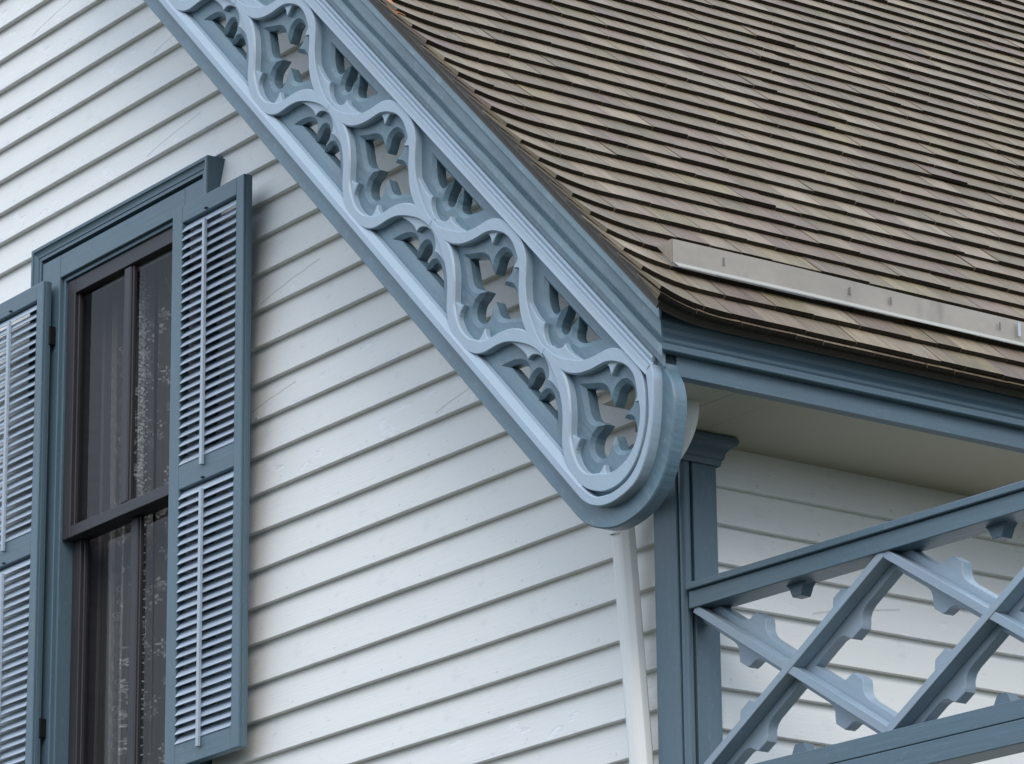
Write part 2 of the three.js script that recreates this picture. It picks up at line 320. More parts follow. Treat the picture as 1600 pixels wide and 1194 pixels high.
function shingleGeo(s, z0, z1, len, tb, lift, skew, tone, tip) {
  // exposed wooden tile: butt at s, head at s + len; tapered; z0 > z1
  const n = z0 > 0.12 ? Math.max(1, Math.ceil((Math.min(z0, 0.43) - Math.max(z1, 0.12)) / 0.035)) : 1, T = [], C = [], UV = [], ou = rnd(), ov = rnd();
  const P = [];
  for (let k = 0; k <= n; k++) {
    const t = k / n, z = z0 + (z1 - z0) * t, ds = skew * (t - 0.5);
    const cup = 0.0022 * tip * (2 * t - 1) * (2 * t - 1);
    P.push([roofPt(s + ds, lift + cup, z), roofPt(s + ds, lift + tb + cup, z), roofPt(s + len, -0.002, z), roofPt(s + len, -0.004, z)]);
  }
  const push = (a, b, c, d, uvs, dark) => { quad(T, a, b, c, d); const q = [uvs[0], uvs[1], uvs[2], uvs[0], uvs[2], uvs[3]]; for (const w of q) { UV.push(w[0] + ou, w[1] + ov); C.push(tone[0] * dark, tone[1] * dark, tone[2] * dark); } };
  for (let k = 0; k < n; k++) {
    const a = P[k], b = P[k + 1], ua = z0 + (z1 - z0) * k / n, ub = z0 + (z1 - z0) * (k + 1) / n;
    push(a[1], b[1], b[2], a[2], [[ua, 0], [ub, 0], [ub, len], [ua, len]], 1);
    push(a[0], b[0], b[1], a[1], [[ua, 0.3], [ub, 0.3], [ub, 0.31], [ua, 0.31]], 0.13);   // sawn end grain, black with weather
    push(a[3], b[3], b[0], a[0], [[ua, 0], [ub, 0], [ub, len], [ua, len]], 1);
  }
  const f = P[0], l = P[n];
  push(f[0], f[1], f[2], f[3], [[0, 0], [0.01, 0], [0.01, len], [0, len]], 1);
  push(l[1], l[0], l[3], l[2], [[0, 0], [0.01, 0], [0.01, len], [0, len]], 1);
  const g = new THREE.BufferGeometry();
  g.setAttribute('position', new THREE.BufferAttribute(new Float32Array(T), 3));
  g.setAttribute('uv', new THREE.BufferAttribute(new Float32Array(UV), 2));
  g.setAttribute('color', new THREE.BufferAttribute(new Float32Array(C), 3));
  g.computeVertexNormals();
  return g;
}
{
  const EXP = 0.0858, list = [];
  const tones = [[0.208, 0.157, 0.096], [0.192, 0.144, 0.088], [0.228, 0.174, 0.110], [0.178, 0.134, 0.080], [0.200, 0.145, 0.096], [0.186, 0.130, 0.092], [0.208, 0.160, 0.088], [0.245, 0.190, 0.128]];
  const v = new THREE.Vector3();
  for (let c = -2; c < 50; c++) {
    let z = RAKE_Z + rr(-0.004, 0.004), s0 = Math.max(0, c) * EXP;
    if (c < 0) s0 = c === -1 ? -0.010 : -0.003;
    while (z > -4.25) {
      let w = rr(0.07, 0.165); if (z > 0.3) w = rr(0.10, 0.17);
      const z1 = z - w, t = tones[Math.floor(rnd() * tones.length)], k = rr(0.84, 1.14) * (c > 12 ? 1 : 1.05);
      const jut = rr(-0.0014, 0.0014), tb = c < 0 ? 0.009 : rr(0.0092, 0.0108), lift = c === -2 ? -0.011 : c === -1 ? -0.0005 : 0.0100 + rr(0, 0.0008) + (rnd() < 0.04 ? 0.002 : 0);
      const mid = roofPt(s0 + 0.04, 0.015, (z + z1) / 2); v.set(...mid).project(camera);
      const vis = Math.abs(v.x) < 1.04 && v.y < 1.05 && v.y > -1.05;
      list.push({ c, s: s0 + jut, z0: z, z1: z1 + 0.0016 + (rnd() < 0.12 ? 0.0016 : 0), len: c < 0 ? 0.10 : 0.19, tb, lift, skew: rr(-0.0014, 0.0014), tone: t.map((q) => q * k), tip: rnd() < 0.12 ? rr(0, 1.2) : rr(-0.3, 0.3), vis, score: (vis ? 0 : 1000) + c * 1.0 - w * 3 });
      z = z1;
    }
  }
  list.sort((a, b) => a.score - b.score);
  const rest = [];
  list.forEach((q, i) => {
    const g = shingleGeo(q.s, q.z0, q.z1, q.len, q.tb, q.lift, q.skew, q.tone, q.tip);
    if (i < 300) add('shingle', g, M.shingle, roof); else rest.push(g);
  });
  const far = add('shingle_field', mergeGeometries(rest), M.shingle, roof); far.userData.kind = 'stuff';
  // one fresh cedar sliver tucked under the shingle ends high on the rake
  const T = []; const e = roofPt; quad(T, e(1.365, 0.006, 0.424), e(1.75, 0.006, 0.424), e(1.75, 0.017, 0.424), e(1.365, 0.014, 0.424)); quad(T, e(1.365, 0.014, 0.424), e(1.75, 0.017, 0.424), e(1.75, 0.017, 0.40), e(1.365, 0.014, 0.40));
  add('cedar_sliver', uvBox(geoFrom(T, 0)), M.freshCedar, roof);
}
// ---------------------------------------------------------------- metal roof gutter
{
  const gt = thing('roof_gutter', 'grey metal gutter strip standing on the lower shingles', 'gutter', [0.318, 4.430, 0.28]);
  const bx = 0.008, by = 0.004, zA = 0.0, zB = -4.2, n = 12;
  const wob = (k) => 0.0025 * Math.sin(k * 1.7 + 0.4);
  const T = [], T2 = [];
  for (let k = 0; k < n; k++) {
    const a = zA + (zB - zA) * k / n, b = zA + (zB - zA) * (k + 1) / n, wa = wob(k), wb = wob(k + 1);
    const f = (x, y, z) => [x + bx, y + by, z];
    quad(T, f(wa, 0, a), f(wb, 0, b), f(wb * 2, 0.053, b), f(wa * 2, 0.053, a));
    quad(T, f(wa * 2 - 0.003, 0.053, a), f(wb * 2 - 0.003, 0.053, b), f(wb - 0.003, 0, b), f(wa - 0.003, 0, a));
    quad(T, f(wa * 2, 0.053, a), f(wb * 2, 0.053, b), f(wb * 2 - 0.003, 0.053, b), f(wa * 2 - 0.003, 0.053, a));
    // bottom flange lying down the slope, slightly lifted
    quad(T2, f(wa + 0.018, -0.012, a), f(wb + 0.018, -0.012, b), f(wb, 0.0015, b), f(wa, 0.0015, a));
    quad(T2, f(wa, -0.001, a), f(wb, -0.001, b), f(wb + 0.018, -0.0145, b), f(wa + 0.018, -0.0145, a));
    quad(T2, f(wa + 0.018, -0.0145, a), f(wb + 0.018, -0.0145, b), f(wb + 0.018, -0.012, b), f(wa + 0.018, -0.012, a));
  }
  const front = uvBox(geoFrom(T, 0.5), 'x'); add('front_strip', front, M.metal, gt);
  add('bottom_flange', uvBox(geoFrom(T2, 0.3)), M.metalLit, gt);
  const T3 = []; const e = [[bx, by, 0.0015], [bx, by + 0.053, 0.0015], [bx - 0.052, by + 0.05, 0.0015]];
  T3.push(...e[0], ...e[1], ...e[2]); const b2 = e.map((p) => [p[0], p[1], -0.002]); T3.push(...b2[0], ...b2[2], ...b2[1]);
  for (let i = 0; i < 3; i++) { const j = (i + 1) % 3; quad(T3, e[j], e[i], b2[i], b2[j]); }
  add('end_cap', uvBox(geoFrom(T3, 0)), M.metal, gt);
  add('clip', box(bx + 0.0035, bx + 0.006, by + 0.012, by + 0.046, -1.012, -1.004, 0), M.nailSteel, gt);
  for (const z of [-0.14, -0.5, -0.62, -0.95, -1.4]) add('bracket_rivet', box(bx + 0.002, bx + 0.0042, by + 0.018, by + 0.036, z - 0.0025, z + 0.0015, 0), M.lead, gt);
}

// ---------------------------------------------------------------- eave cornice and soffit
{
  const ev = thing('eave_cornice', 'slate blue moulded eave cornice below the shingle edge', 'cornice', [0, 0, 0]);
  const zEnd = (x) => 0.34 + (x - 0.366), zBack = -4.3;
  const mk = (name, prof, mat) => { const P = ccw(prof); return add(name, uvBox(sweep(P, (p) => [p[0], p[1], zBack], (p) => [p[0], p[1], Math.min(zEnd(p[0]), 0.4)], true), 'x'), mat, ev); };
  mk('fascia', [[0.338, 4.1622], [0.366, 4.1622], [0.366, 4.228], [0.338, 4.228]], M.slate);
  mk('fillet', [[0.367, 4.206], [0.386, 4.206], [0.388, 4.208], [0.388, 4.2215], [0.367, 4.2215]], M.slate);
  const cr = [[0.340, 4.2225], [0.3775, 4.2225], ...spline([[0.3775, 4.2235], [0.381, 4.229], [0.381, 4.236], [0.376, 4.244], [0.3735, 4.253], [0.377, 4.262], [0.386, 4.270]], 3), [0.386, 4.276], [0.378, 4.292], [0.340, 4.292]];
  mk('crown_moulding', cr, M.slate);
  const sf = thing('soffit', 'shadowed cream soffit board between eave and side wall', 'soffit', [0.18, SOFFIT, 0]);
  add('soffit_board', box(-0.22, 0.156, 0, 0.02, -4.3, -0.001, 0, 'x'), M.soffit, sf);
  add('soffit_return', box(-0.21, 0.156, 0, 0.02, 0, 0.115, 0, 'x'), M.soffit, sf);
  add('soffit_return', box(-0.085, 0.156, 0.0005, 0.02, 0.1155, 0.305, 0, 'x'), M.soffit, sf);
}

// ---------------------------------------------------------------- bargeboard
// local frame: x runs down the rake, y across it towards the roof, z out of the gable
const bb = thing('bargeboard', 'carved blue bargeboard with pierced tracery along the gable rake', 'bargeboard', [-0.256, 4.527, 0]);
bb.rotation.z = -A;
const PER = 0.609, U0 = -2.9, mm = (P) => P.map((p) => [p[0] / 1000, p[1] / 1000]);
const sh = (P, dx, dy = 0) => P.map((p) => [p[0] + dx, p[1] + dy]);
const mirX = (P) => P.map((p) => [-p[0], p[1]]).reverse(), mirY = (P) => P.map((p) => [p[0], -p[1]]).reverse();
const uEnd = (h, z, ex = 0) => (0.366 + ex + (z - 0.34) + 0.256 - h * SA) / CA;     // where the plumb cut at the eave ends a rake moulding
{
  // curves of one tracery cell (millimetres from the cell centre)
  const rA = spline([[0, 131], [22, 129], [42, 122], [54, 112], [58, 100], [58, 82]]), rB = spline([[58, 82], [72, 90], [90, 91], [104, 79], [120, 60], [137, 44], [150, 33], [170, 20], [190, 10], [207, 4], [226, 0]]);
  const pA = spline([[0, 100], [17, 97], [31, 88], [40, 74], [43, 58], [40, 46], [36, 36]]), pB = spline([[36, 36], [50, 43], [64, 47], [80, 46], [98, 39], [115, 28], [136, 15], [161, 0]]);
  const quadr = (a, b) => { const q = joinSegs(a, b); return joinSegs(q, mirY(q), mirX(mirY(q)), mirX(q)); };
  const half = (a, b) => { const q = joinSegs(a, b); return joinSegs(mirX(mirY(q)), mirX(q)); };  // left half, from bottom centre to top centre
  const bigRing = mm(quadr(rA, rB)), bigHole = mm(quadr(pA, pB));
  const tA = spline([[0, 131], [20, 128], [38, 120], [51, 109], [57, 98], [59, 82]]), tB = spline([[59, 82], [74, 91], [90, 89], [104, 76], [119, 52], [130, 24], [134, 0]]);
  const hA = pA, hB = spline([[36, 36], [50, 45], [66, 46], [86, 36], [103, 18], [109, 0]]);
  const th = (a, b) => { const q = joinSegs(a, b); return joinSegs(q, mirY(q)); };
  const endRing = mm(joinSegs(half(rA, rB), th(tA, tB))), endHole = mm(joinSegs(half(pA, pB), th(hA, hB)));
  // small three-foil opening at each node, straight side towards the frame
  const sA = spline([[0, 41], [12, 44], [23, 52], [29, 64], [31, 78], [30, 92]]), sB = spline([[30, 92], [36, 75], [46, 64], [62, 59], [80, 62], [100, 72], [122, 90], [148, 118]]);
  const sh1 = joinSegs(sA, sB), small = mm(joinSegs(mirX(sh1), sh1)), smallLow = small.map((p) => [p[0], -p[1]]);
  const centres = [-4, -3, -2, -1, 0, 1];
  const plankHoles = [], node = (k) => k * PER + PER / 2;
  for (const k of centres) plankHoles.push(sh(k === 1 ? endHole : bigHole, k * PER, k === 1 ? 0.004 : 0));
  for (const k of centres) if (k < 1) { plankHoles.push(sh(small, node(k))); plankHoles.push(sh(smallLow, node(k))); }
  const e1 = 0.592;
  const endPts = spline([[50, -221], [81, -218], [109, -210], [142, -195], [172, -176], [193, -158], [211, -137], [229, -111], [244, -82], [254, -48], [256, -13], [252, 19], [241, 52], [221, 89], [201, 122], [176, 152], [146, 173], [118, 182], [104, 183]], 3).map((p) => [p[0] / 1000 + e1, p[1] / 1000]);
  const plank = [[U0, -0.222], ...endPts, [uEnd(0.192, 0.34), 0.192], [uEnd(0.30, 0.34), 0.30], [U0, 0.30]];
  const chf = (p) => { const inBig = Math.abs(p[1]) < 0.116; return inBig ? 0.0105 : (p[1] < 0 ? 0.019 : 0.010); };
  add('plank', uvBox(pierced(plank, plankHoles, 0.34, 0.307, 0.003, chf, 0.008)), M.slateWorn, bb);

  // tracery rings and cusped webs, one piece per cell
  const web = spline([[0, 16], [20, 19], [38, 28], [47, 38], [50, 48]]), web2 = spline([[50, 48], [60, 44], [80, 43], [105, 46], [128, 51], [147, 57], [167, 75], [186, 98], [201, 115], [221, 131], [244, 142], [274, 149.5], [304.5, 151]]);
  const wr = joinSegs(web, web2).map((p) => [-304.5 + p[0], p[1]]);      // from the left node to the top of the cell
  const topL = wr, outline = mm(joinSegs(topL, mirX(topL), mirY(mirX(topL)), mirY(topL)));
  const endTop = spline([[0, 151], [36, 144], [65, 130], [92, 108], [120, 77], [140, 45], [152, 13], [156, -18], [152, -48], [141, -76], [125, -98], [105, -117], [81, -132], [50, -145], [21, -151], [0, -151]]);
  const endOut = mm(joinSegs(topL, endTop, mirY(topL)));
  // plain band without cusps, standing proud of the web
  const bandHalf = spline([[0, 9], [20, 9.5], [40, 12.5], [61, 18], [97, 32], [127, 47], [147, 60], [167, 78], [186, 100], [201, 117], [221, 132.5], [244, 143], [274, 150.2], [304.5, 152]], 3).map((p) => [-304.5 + p[0], p[1]]);
  const inn = spline([[0, 129.5], [22, 127.5], [42, 121], [63, 112], [86, 97], [104, 78], [120, 59], [137, 43], [150, 32], [170, 19], [190, 9.5], [207, 4], [226, 0]], 3);
  const bandOut = mm(joinSegs(bandHalf, mirX(bandHalf), mirY(mirX(bandHalf)), mirY(bandHalf))), bandIn = mm(joinSegs(inn, mirY(inn), mirX(mirY(inn)), mirX(inn)));
  const endInR = spline([[0, 129.5], [20, 127], [38, 119], [56, 107], [74, 95], [90, 85], [104, 72], [118, 50], [128.5, 24], [132, 0]], 3);
  const endTop2 = spline([[0, 152], [36, 145.2], [65, 131.5], [93, 109], [121, 78], [141.5, 45.5], [153.5, 13], [157.5, -18], [153.5, -48.5], [142.3, -77], [126, -99.2], [106, -118.3], [81.5, -133.4], [50.5, -146.2], [21, -152], [0, -152]]);
  const endBandOut = mm(joinSegs(bandHalf, endTop2, mirY(bandHalf))), endBandIn = mm(joinSegs(mirX(mirY(inn)), mirX(inn), endInR, mirY(endInR)));
  const gM = uvBox(pierced(outline, [bigRing], 0.3530, 0.3395, 0.0015, 0.0018, 0.002)), gE = uvBox(pierced(endOut, [endRing], 0.3530, 0.3395, 0.0015, 0.0018, 0.002));
  const bM = uvBox(pierced(bandOut, [bandIn], 0.3605, 0.3398, 0.0016, 0.0035, 0.0045)), bE = uvBox(pierced(endBandOut, [endBandIn], 0.3605, 0.3398, 0.0016, 0.0035, 0.0045));
  for (const k of centres) {
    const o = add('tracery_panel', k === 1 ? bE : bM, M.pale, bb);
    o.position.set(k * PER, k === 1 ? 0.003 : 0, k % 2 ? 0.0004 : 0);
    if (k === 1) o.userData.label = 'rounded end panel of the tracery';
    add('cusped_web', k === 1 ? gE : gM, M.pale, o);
  }
  // frame mouldings
  const run = (name, prof, u1, mat) => { const P = ccw(prof); return add(name, uvBox(sweep(P, (p) => [u1(p), p[0], p[1]], (p) => [U0, p[0], p[1]], true)), mat, bb); };
  run('lower_frame_moulding', [[-0.170, 0.3405], [-0.138, 0.3405], [-0.139, 0.353], [-0.1515, 0.3625], [-0.154, 0.3645], [-0.1685, 0.3645], [-0.170, 0.363]], () => e1 + 0.047, M.pale);
  run('upper_frame_moulding', [[0.1515, 0.3405], [0.1515, 0.3635], [0.153, 0.365], [0.1705, 0.365], [0.172, 0.3635], [0.172, 0.352], [0.177, 0.350], [0.180, 0.353], [0.184, 0.354], [0.188, 0.350], [0.188, 0.3405]], (p) => e1 + 0.082 - Math.max(0, p[0] - 0.165) * 1.0, M.pale);
  // moulding round the bottom end
  const oe = spline([[45, -170], [74, -169], [101, -163], [128, -151], [151, -135], [172, -113], [190, -87], [205, -58], [212, -31], [210, 2], [202, 31], [188, 61], [165, 98], [125, 146], [103, 168], [84, 180]], 3).map((p) => [p[0] / 1000 + e1, p[1] / 1000]);
  const ie = spline([[45, -149], [77, -147], [108, -139], [131, -123], [151, -104], [167, -82], [181, -55], [188, -24], [187, 4], [181, 30], [172, 56], [153, 89], [128, 116], [100, 140], [76, 157]], 3).map((p) => [p[0] / 1000 + e1, p[1] / 1000]);
  add('end_frame_moulding', uvBox(pierced([...oe, ...ie.slice().reverse()], [], 0.3652, 0.3398, 0.002, 0.002, 0.002)), M.pale, bb);
  // crown mouldings on the rake, mitred to the eave
  run('rake_fascia', [[0.1885, 0.3405], [0.1885, 0.345], [0.2095, 0.345], [0.2095, 0.3405]], (p) => uEnd(p[0], 0.345), M.rake);
  run('rake_fillet', [[0.2100, 0.3405], [0.2100, 0.363], [0.2115, 0.365], [0.2265, 0.365], [0.228, 0.363], [0.228, 0.3405]], (p) => uEnd(p[0], p[1]), M.rake);
  run('rake_crown', [[0.2285, 0.3405], [0.2285, 0.356], ...spline([[0.234, 0.3575], [0.240, 0.365], [0.249, 0.3705], [0.258, 0.372], [0.266, 0.3735], [0.274, 0.379], [0.281, 0.388]], 3), [0.2835, 0.3895], [0.2835, 0.395], [0.285, 0.397], [0.318, 0.397], [0.3215, 0.394], [0.3215, 0.3405]], (p) => uEnd(p[0], p[1]), M.rake);
}

// ---------------------------------------------------------------- corner pilaster
{
  const p = thing('corner_pilaster', 'slate blue corner pilaster with small capital at the house corner', 'pilaster', [0, 2.4, 0]);
  add('gable_face', box(-0.081, 0.0035, 0, 1.712, -0.02, 0.03, 0.003, 'y'), M.slate, p);
  add('side_face', box(-0.0, 0.03, 0, 1.712, -0.066, 0.0025, 0.003, 'y'), M.slate, p);
  const cb = new THREE.CylinderGeometry(0.0125, 0.0125, 1.712, 20, 1); cb.translate(0.0185, 0.856, 0.0185); add('corner_bead', uvBox(cb, 'y'), M.slate, p);
  // capital: stacked mouldings, lofted square rings
  const prof = [[1.700, 0.0], [1.700, 0.004], [1.712, 0.006], [1.716, 0.010], [1.728, 0.012], [1.736, 0.017], [1.743, 0.025], [1.7455, 0.031], [1.752, 0.0345], [1.760, 0.034], [1.7655, 0.030], [1.7655, 0.0]];
  const rings = prof.map(([y, o]) => [[-0.084 - o, y, 0.033 + o], [0.033 + o, y, 0.033 + o], [0.033 + o, y, -0.069 - o], [-0.084 - o, y, -0.069 - o]]);
  const T = []; for (let i = 0; i < rings.length - 1; i++) for (let k = 0; k < 4; k++) { const j = (k + 1) % 4; quad(T, rings[i][k], rings[i][j], rings[i + 1][j], rings[i + 1][k]); }
  add('capital', uvBox(geoFrom(T, 0.6)), M.slate, p);
}

// ---------------------------------------------------------------- downspout
{
  const d = thing('downspout', 'cream painted downspout on the gable wall beside the corner', 'downspout', [-0.1, 2.6, 0.05]);
  const elbow = [[0.307, 4.19, 0.10], [0.300, 4.14, 0.098], [0.255, 4.095, 0.088], [0.10, 4.05, 0.05], [-0.03, 4.03, 0.012], [-0.07, 4.015, 0.0], [-0.075, 3.97, 0.0]].map((p) => new THREE.Vector3(p[0], p[1] - 2.6, p[2]));
  add('elbow', new THREE.TubeGeometry(new THREE.CatmullRomCurve3(elbow, false, 'centripetal'), 60, 0.024, 20, false), M.spout, d);
  const rs = new THREE.Shape(); rs.absellipse(0, 0, 0.0325, 0.0235, 0, Math.PI * 2);
  const pg = toCreasedNormals(new THREE.ExtrudeGeometry(rs, { depth: 1.55, bevelEnabled: false, curveSegments: 28 }), 0.7);
  const pipe = add('pipe', pg, M.spout, d); pipe.rotation.x = Math.PI / 2; pipe.position.set(0, 1.36, 0);
  pg.rotateX(Math.PI / 2); pg.rotateZ(0.094); pipe.rotation.set(0, 0, 0); pipe.position.set(-0.0805, 1.45, -0.006);
}

// ---------------------------------------------------------------- window
{
  const w = thing('window', 'dark sash window with slate blue casing and lace curtain', 'window', [WIN.cx, WIN.bot, 0]);
  const X = (x) => x - WIN.cx, Y = (y) => y - WIN.bot, o0 = X(-2.912), o1 = -o0, i0 = X(WIN.x0), i1 = -i0, m0 = X(-2.957), m1 = X(-1.992), top = Y(WIN.top);
  // casing
  add('side_casing', box(o0, i0, -0.03, top + 0.07, -0.03, 0.028, 0.003, 'y'), M.slate, w);
  add('side_casing', box(i1, o1, -0.03, top + 0.07, -0.03, 0.028, 0.003, 'y'), M.slate, w);
  add('head_casing', box(i0 + 0.0005, i1 - 0.0005, top, top + 0.07, -0.03, 0.0275, 0.003), M.slate, w);
  for (const s of [-1, 1]) add('stop_bead', box(s < 0 ? i0 + 0.0002 : i1 - 0.012, s < 0 ? i0 + 0.012 : i1 - 0.0002, 0, top - 0.0005, -0.035, 0.0165, 0.002, 'y'), M.slate, w);
  add('stop_bead', box(i0 + 0.0125, i1 - 0.0125, top - 0.012, top - 0.0005, -0.035, 0.0165, 0.002), M.slate, w);
  add('window_sill', box(m0 - 0.02, m1 + 0.02, -0.07, -0.031, -0.06, 0.07, 0.004), M.slate, w);
  // hood moulding: picture-frame section, proud at the outer edge and coved inwards
  const sec = ccw([[0, -0.02], [0, 0.040], [0.003, 0.043], [0.011, 0.042], [0.0115, 0.038], [0.020, 0.0335], [0.029, 0.033], [0.0295, 0.0305], [0.040, 0.0302], [0.040, -0.02]]);
  const yT = Y(5.446);
  const rev = sec.slice().reverse();
  add('hood_moulding', uvBox(sweep(sec, (p) => [m0 + p[0], yT - p[0], p[1]], (p) => [m1 - p[0], yT - p[0], p[1]], false)), M.slate, w);
  add('hood_moulding', uvBox(sweep(sec, (p) => [m0 + p[0], Y(5.0), p[1]], (p) => [m0 + p[0], yT - p[0], p[1]], true), 'y'), M.slate, w);
  add('hood_moulding', uvBox(sweep(sec, (p) => [m1 - p[0], yT - p[0], p[1]], (p) => [m1 - p[0], Y(5.0), p[1]], true), 'y'), M.slate, w);
  // sashes
  const pane = (xa, xb, ya, yb, z) => { const g = new THREE.PlaneGeometry(xb - xa, yb - ya); g.translate((xa + xb) / 2, (ya + yb) / 2, z); return g; };
  const sash = (y0, y1, zf, top_, bot_, lab) => {
    const a = i0 + 0.0125, b = i1 - 0.0125, st = 0.044, zb = zf - 0.032;
    const s = add('sash', box(a, a + st, y0, y1, zb, zf, 0.003, 'y'), M.sash, w); s.userData.label = lab;
    add('stile', box(b - st, b, y0, y1, zb, zf, 0.003, 'y'), M.sash, s);
    add('rail', box(a + st, b - st, y1 - top_, y1, zb, zf - 0.0006, 0.003), M.sash, s);
    add('rail', box(a + st, b - st, y0, y0 + bot_, zb, zf - 0.0006, 0.003), M.sash, s);
    add('muntin', box(-0.019, 0.019, y0 + bot_, y1 - top_, zb + 0.004, zf - 0.004, 0.006, 'y'), M.sash, s);
    // glazing beads
    for (const [p, q] of [[a + st, -0.019], [0.019, b - st]]) {
      add('glazing_bead', box(p, p + 0.008, y0 + bot_, y1 - top_, zb + 0.010, zf - 0.010, 0.003, 'y'), M.sash, s);
      add('glazing_bead', box(q - 0.008, q, y0 + bot_, y1 - top_, zb + 0.010, zf - 0.010, 0.003, 'y'), M.sash, s);
      add('pane', pane(p + 0.001, q - 0.001, y0 + bot_ + 0.0005, y1 - top_ - 0.0005, zb + 0.012), M.glass, s);
    }
  };
  sash(Y(4.547), top - 0.013, 0.010, 0.045, 0.034, 'upper sash with two panes');
  sash(0.002, Y(4.585), -0.026, 0.036, 0.07, 'lower sash with two panes, set back');
  // jamb lining and dark room behind
  for (const s of [-1, 1]) add('jamb', box(s < 0 ? i0 - 0.02 : i1 - 0.011, s < 0 ? i0 + 0.011 : i1 + 0.02, 0, top + 0.01, -0.12, -0.036, 0), M.sash, w);
  const rg = new THREE.BoxGeometry(2.4, 2.6, 2.2); rg.deleteAttribute('uv');
  // room shell with its near side open around the window
  const T = []; const x0 = -1.2, x1 = 1.2, y0 = -0.7, y1 = 1.95, z0 = -0.127, z1 = -2.4;
  quad(T, [x0, y0, z1], [x1, y0, z1], [x1, y1, z1], [x0, y1, z1]); quad(T, [x0, y0, z0], [x0, y0, z1], [x0, y1, z1], [x0, y1, z0]); quad(T, [x1, y0, z1], [x1, y0, z0], [x1, y1, z0], [x1, y1, z1]);
  quad(T, [x0, y0, z0], [x1, y0, z0], [x1, y0, z1], [x0, y0, z1]); quad(T, [x0, y1, z1], [x1, y1, z1], [x1, y1, z0], [x0, y1, z0]);
  add('dark_room', geoFrom(T, 0), M.room, w);
}
// lace curtain: a hanging sheet with folds, its holes cut by the alpha map
{
  const cv = document.createElement('canvas'); cv.width = 512; cv.height = 1024; const c = cv.getContext('2d');
  c.fillStyle = '#0d0d0d'; c.fillRect(0, 0, 512, 1024);
  c.strokeStyle = '#161616'; c.lineWidth = 2; for (let i = 0; i < 512; i += 12) { c.beginPath(); c.moveTo(i, 0); c.lineTo(i, 1024); c.stroke(); } for (let i = 0; i < 1024; i += 12) { c.beginPath(); c.moveTo(0, i); c.lineTo(512, i); c.stroke(); }
  const gray = (v) => { v = Math.round(v); return 'rgb(' + v + ',' + v + ',' + v + ')'; };
  const spiral = (x, y, r) => { c.strokeStyle = gray(rr(34, 60)); c.lineWidth = 2.2; c.beginPath(); for (let a = 0; a < 15; a += 0.3) { const q = r * a / 15; c.lineTo(x + q * Math.cos(a), y + q * Math.sin(a)); } c.stroke(); };
  const petal = (x, y, n, r, lo, hi) => { for (let k = 0; k < n; k++) { const a = k * 6.283 / n + rr(-0.2, 0.2); c.fillStyle = gray(rr(lo, hi)); c.beginPath(); c.ellipse(x + r * Math.cos(a), y + r * Math.sin(a), r * rr(0.5, 0.75), r * rr(0.26, 0.4), a, 0, 6.3); c.fill(); } };
  for (let y = 24; y < 1024; y += 50) { spiral(70 + rr(-5, 5), y, 22); spiral(128 + rr(-5, 5), y + 25, 18); }
  for (let k = 0; k < 190; k++) petal(rr(165, 500), rr(0, 1024), 4 + Math.floor(rr(0, 3)), rr(7, 13), 26, 92);
  for (let y = 6; y < 1024; y += 34) { petal(236 + 8 * Math.sin(y * 0.05), y, 5, 14, 70, 135); petal(262, y + 17, 4, 10, 60, 120); }
  const al = new THREE.CanvasTexture(cv); al.wrapS = al.wrapT = THREE.RepeatWrapping;
  M.lace = new THREE.MeshStandardMaterial({ color: new THREE.Color().setRGB(0.70, 0.68, 0.66), alphaMap: al, transparent: true, roughness: 0.95, side: THREE.DoubleSide });
  const mk = (name, label, x0, x1, amp, u0, u1) => {
    const nx = 60, ny = 12, P = [], UV = [], I = [], H = 1.56;
    for (let j = 0; j <= ny; j++) for (let i = 0; i <= nx; i++) { const t = i / nx, v = j / ny; const x = (x1 - x0) * t + 0.012 * Math.sin(t * 9 + v * 2); P.push(x, H * v, amp * Math.sin(t * 25 + 0.7 * v) + 0.5 * amp * Math.sin(t * 57 + v)); UV.push(u0 + (u1 - u0) * t, v * 2); }
    for (let j = 0; j < ny; j++) for (let i = 0; i < nx; i++) { const a = j * (nx + 1) + i; I.push(a, a + 1, a + nx + 2, a, a + nx + 2, a + nx + 1); }
    const g = new THREE.BufferGeometry(); g.setAttribute('position', new THREE.Float32BufferAttribute(P, 3)); g.setAttribute('uv', new THREE.Float32BufferAttribute(UV, 2)); g.setIndex(I); g.computeVertexNormals();
    const o = add(name, g, M.lace); o.position.set(x0, 3.74, -0.115); o.userData = { kind: 'thing', label, category: 'curtain', group: 'lace curtains behind the window' }; return o;
  };
  mk('lace_curtain', 'lace curtain behind the left-hand panes of the window', -2.80, -2.52, 0.012, 0, 0.62);
  mk('lace_curtain_001', 'lace curtain behind the right-hand panes by the open shutter', -2.485, -2.13, 0.014, 0.55, 1.25);
}

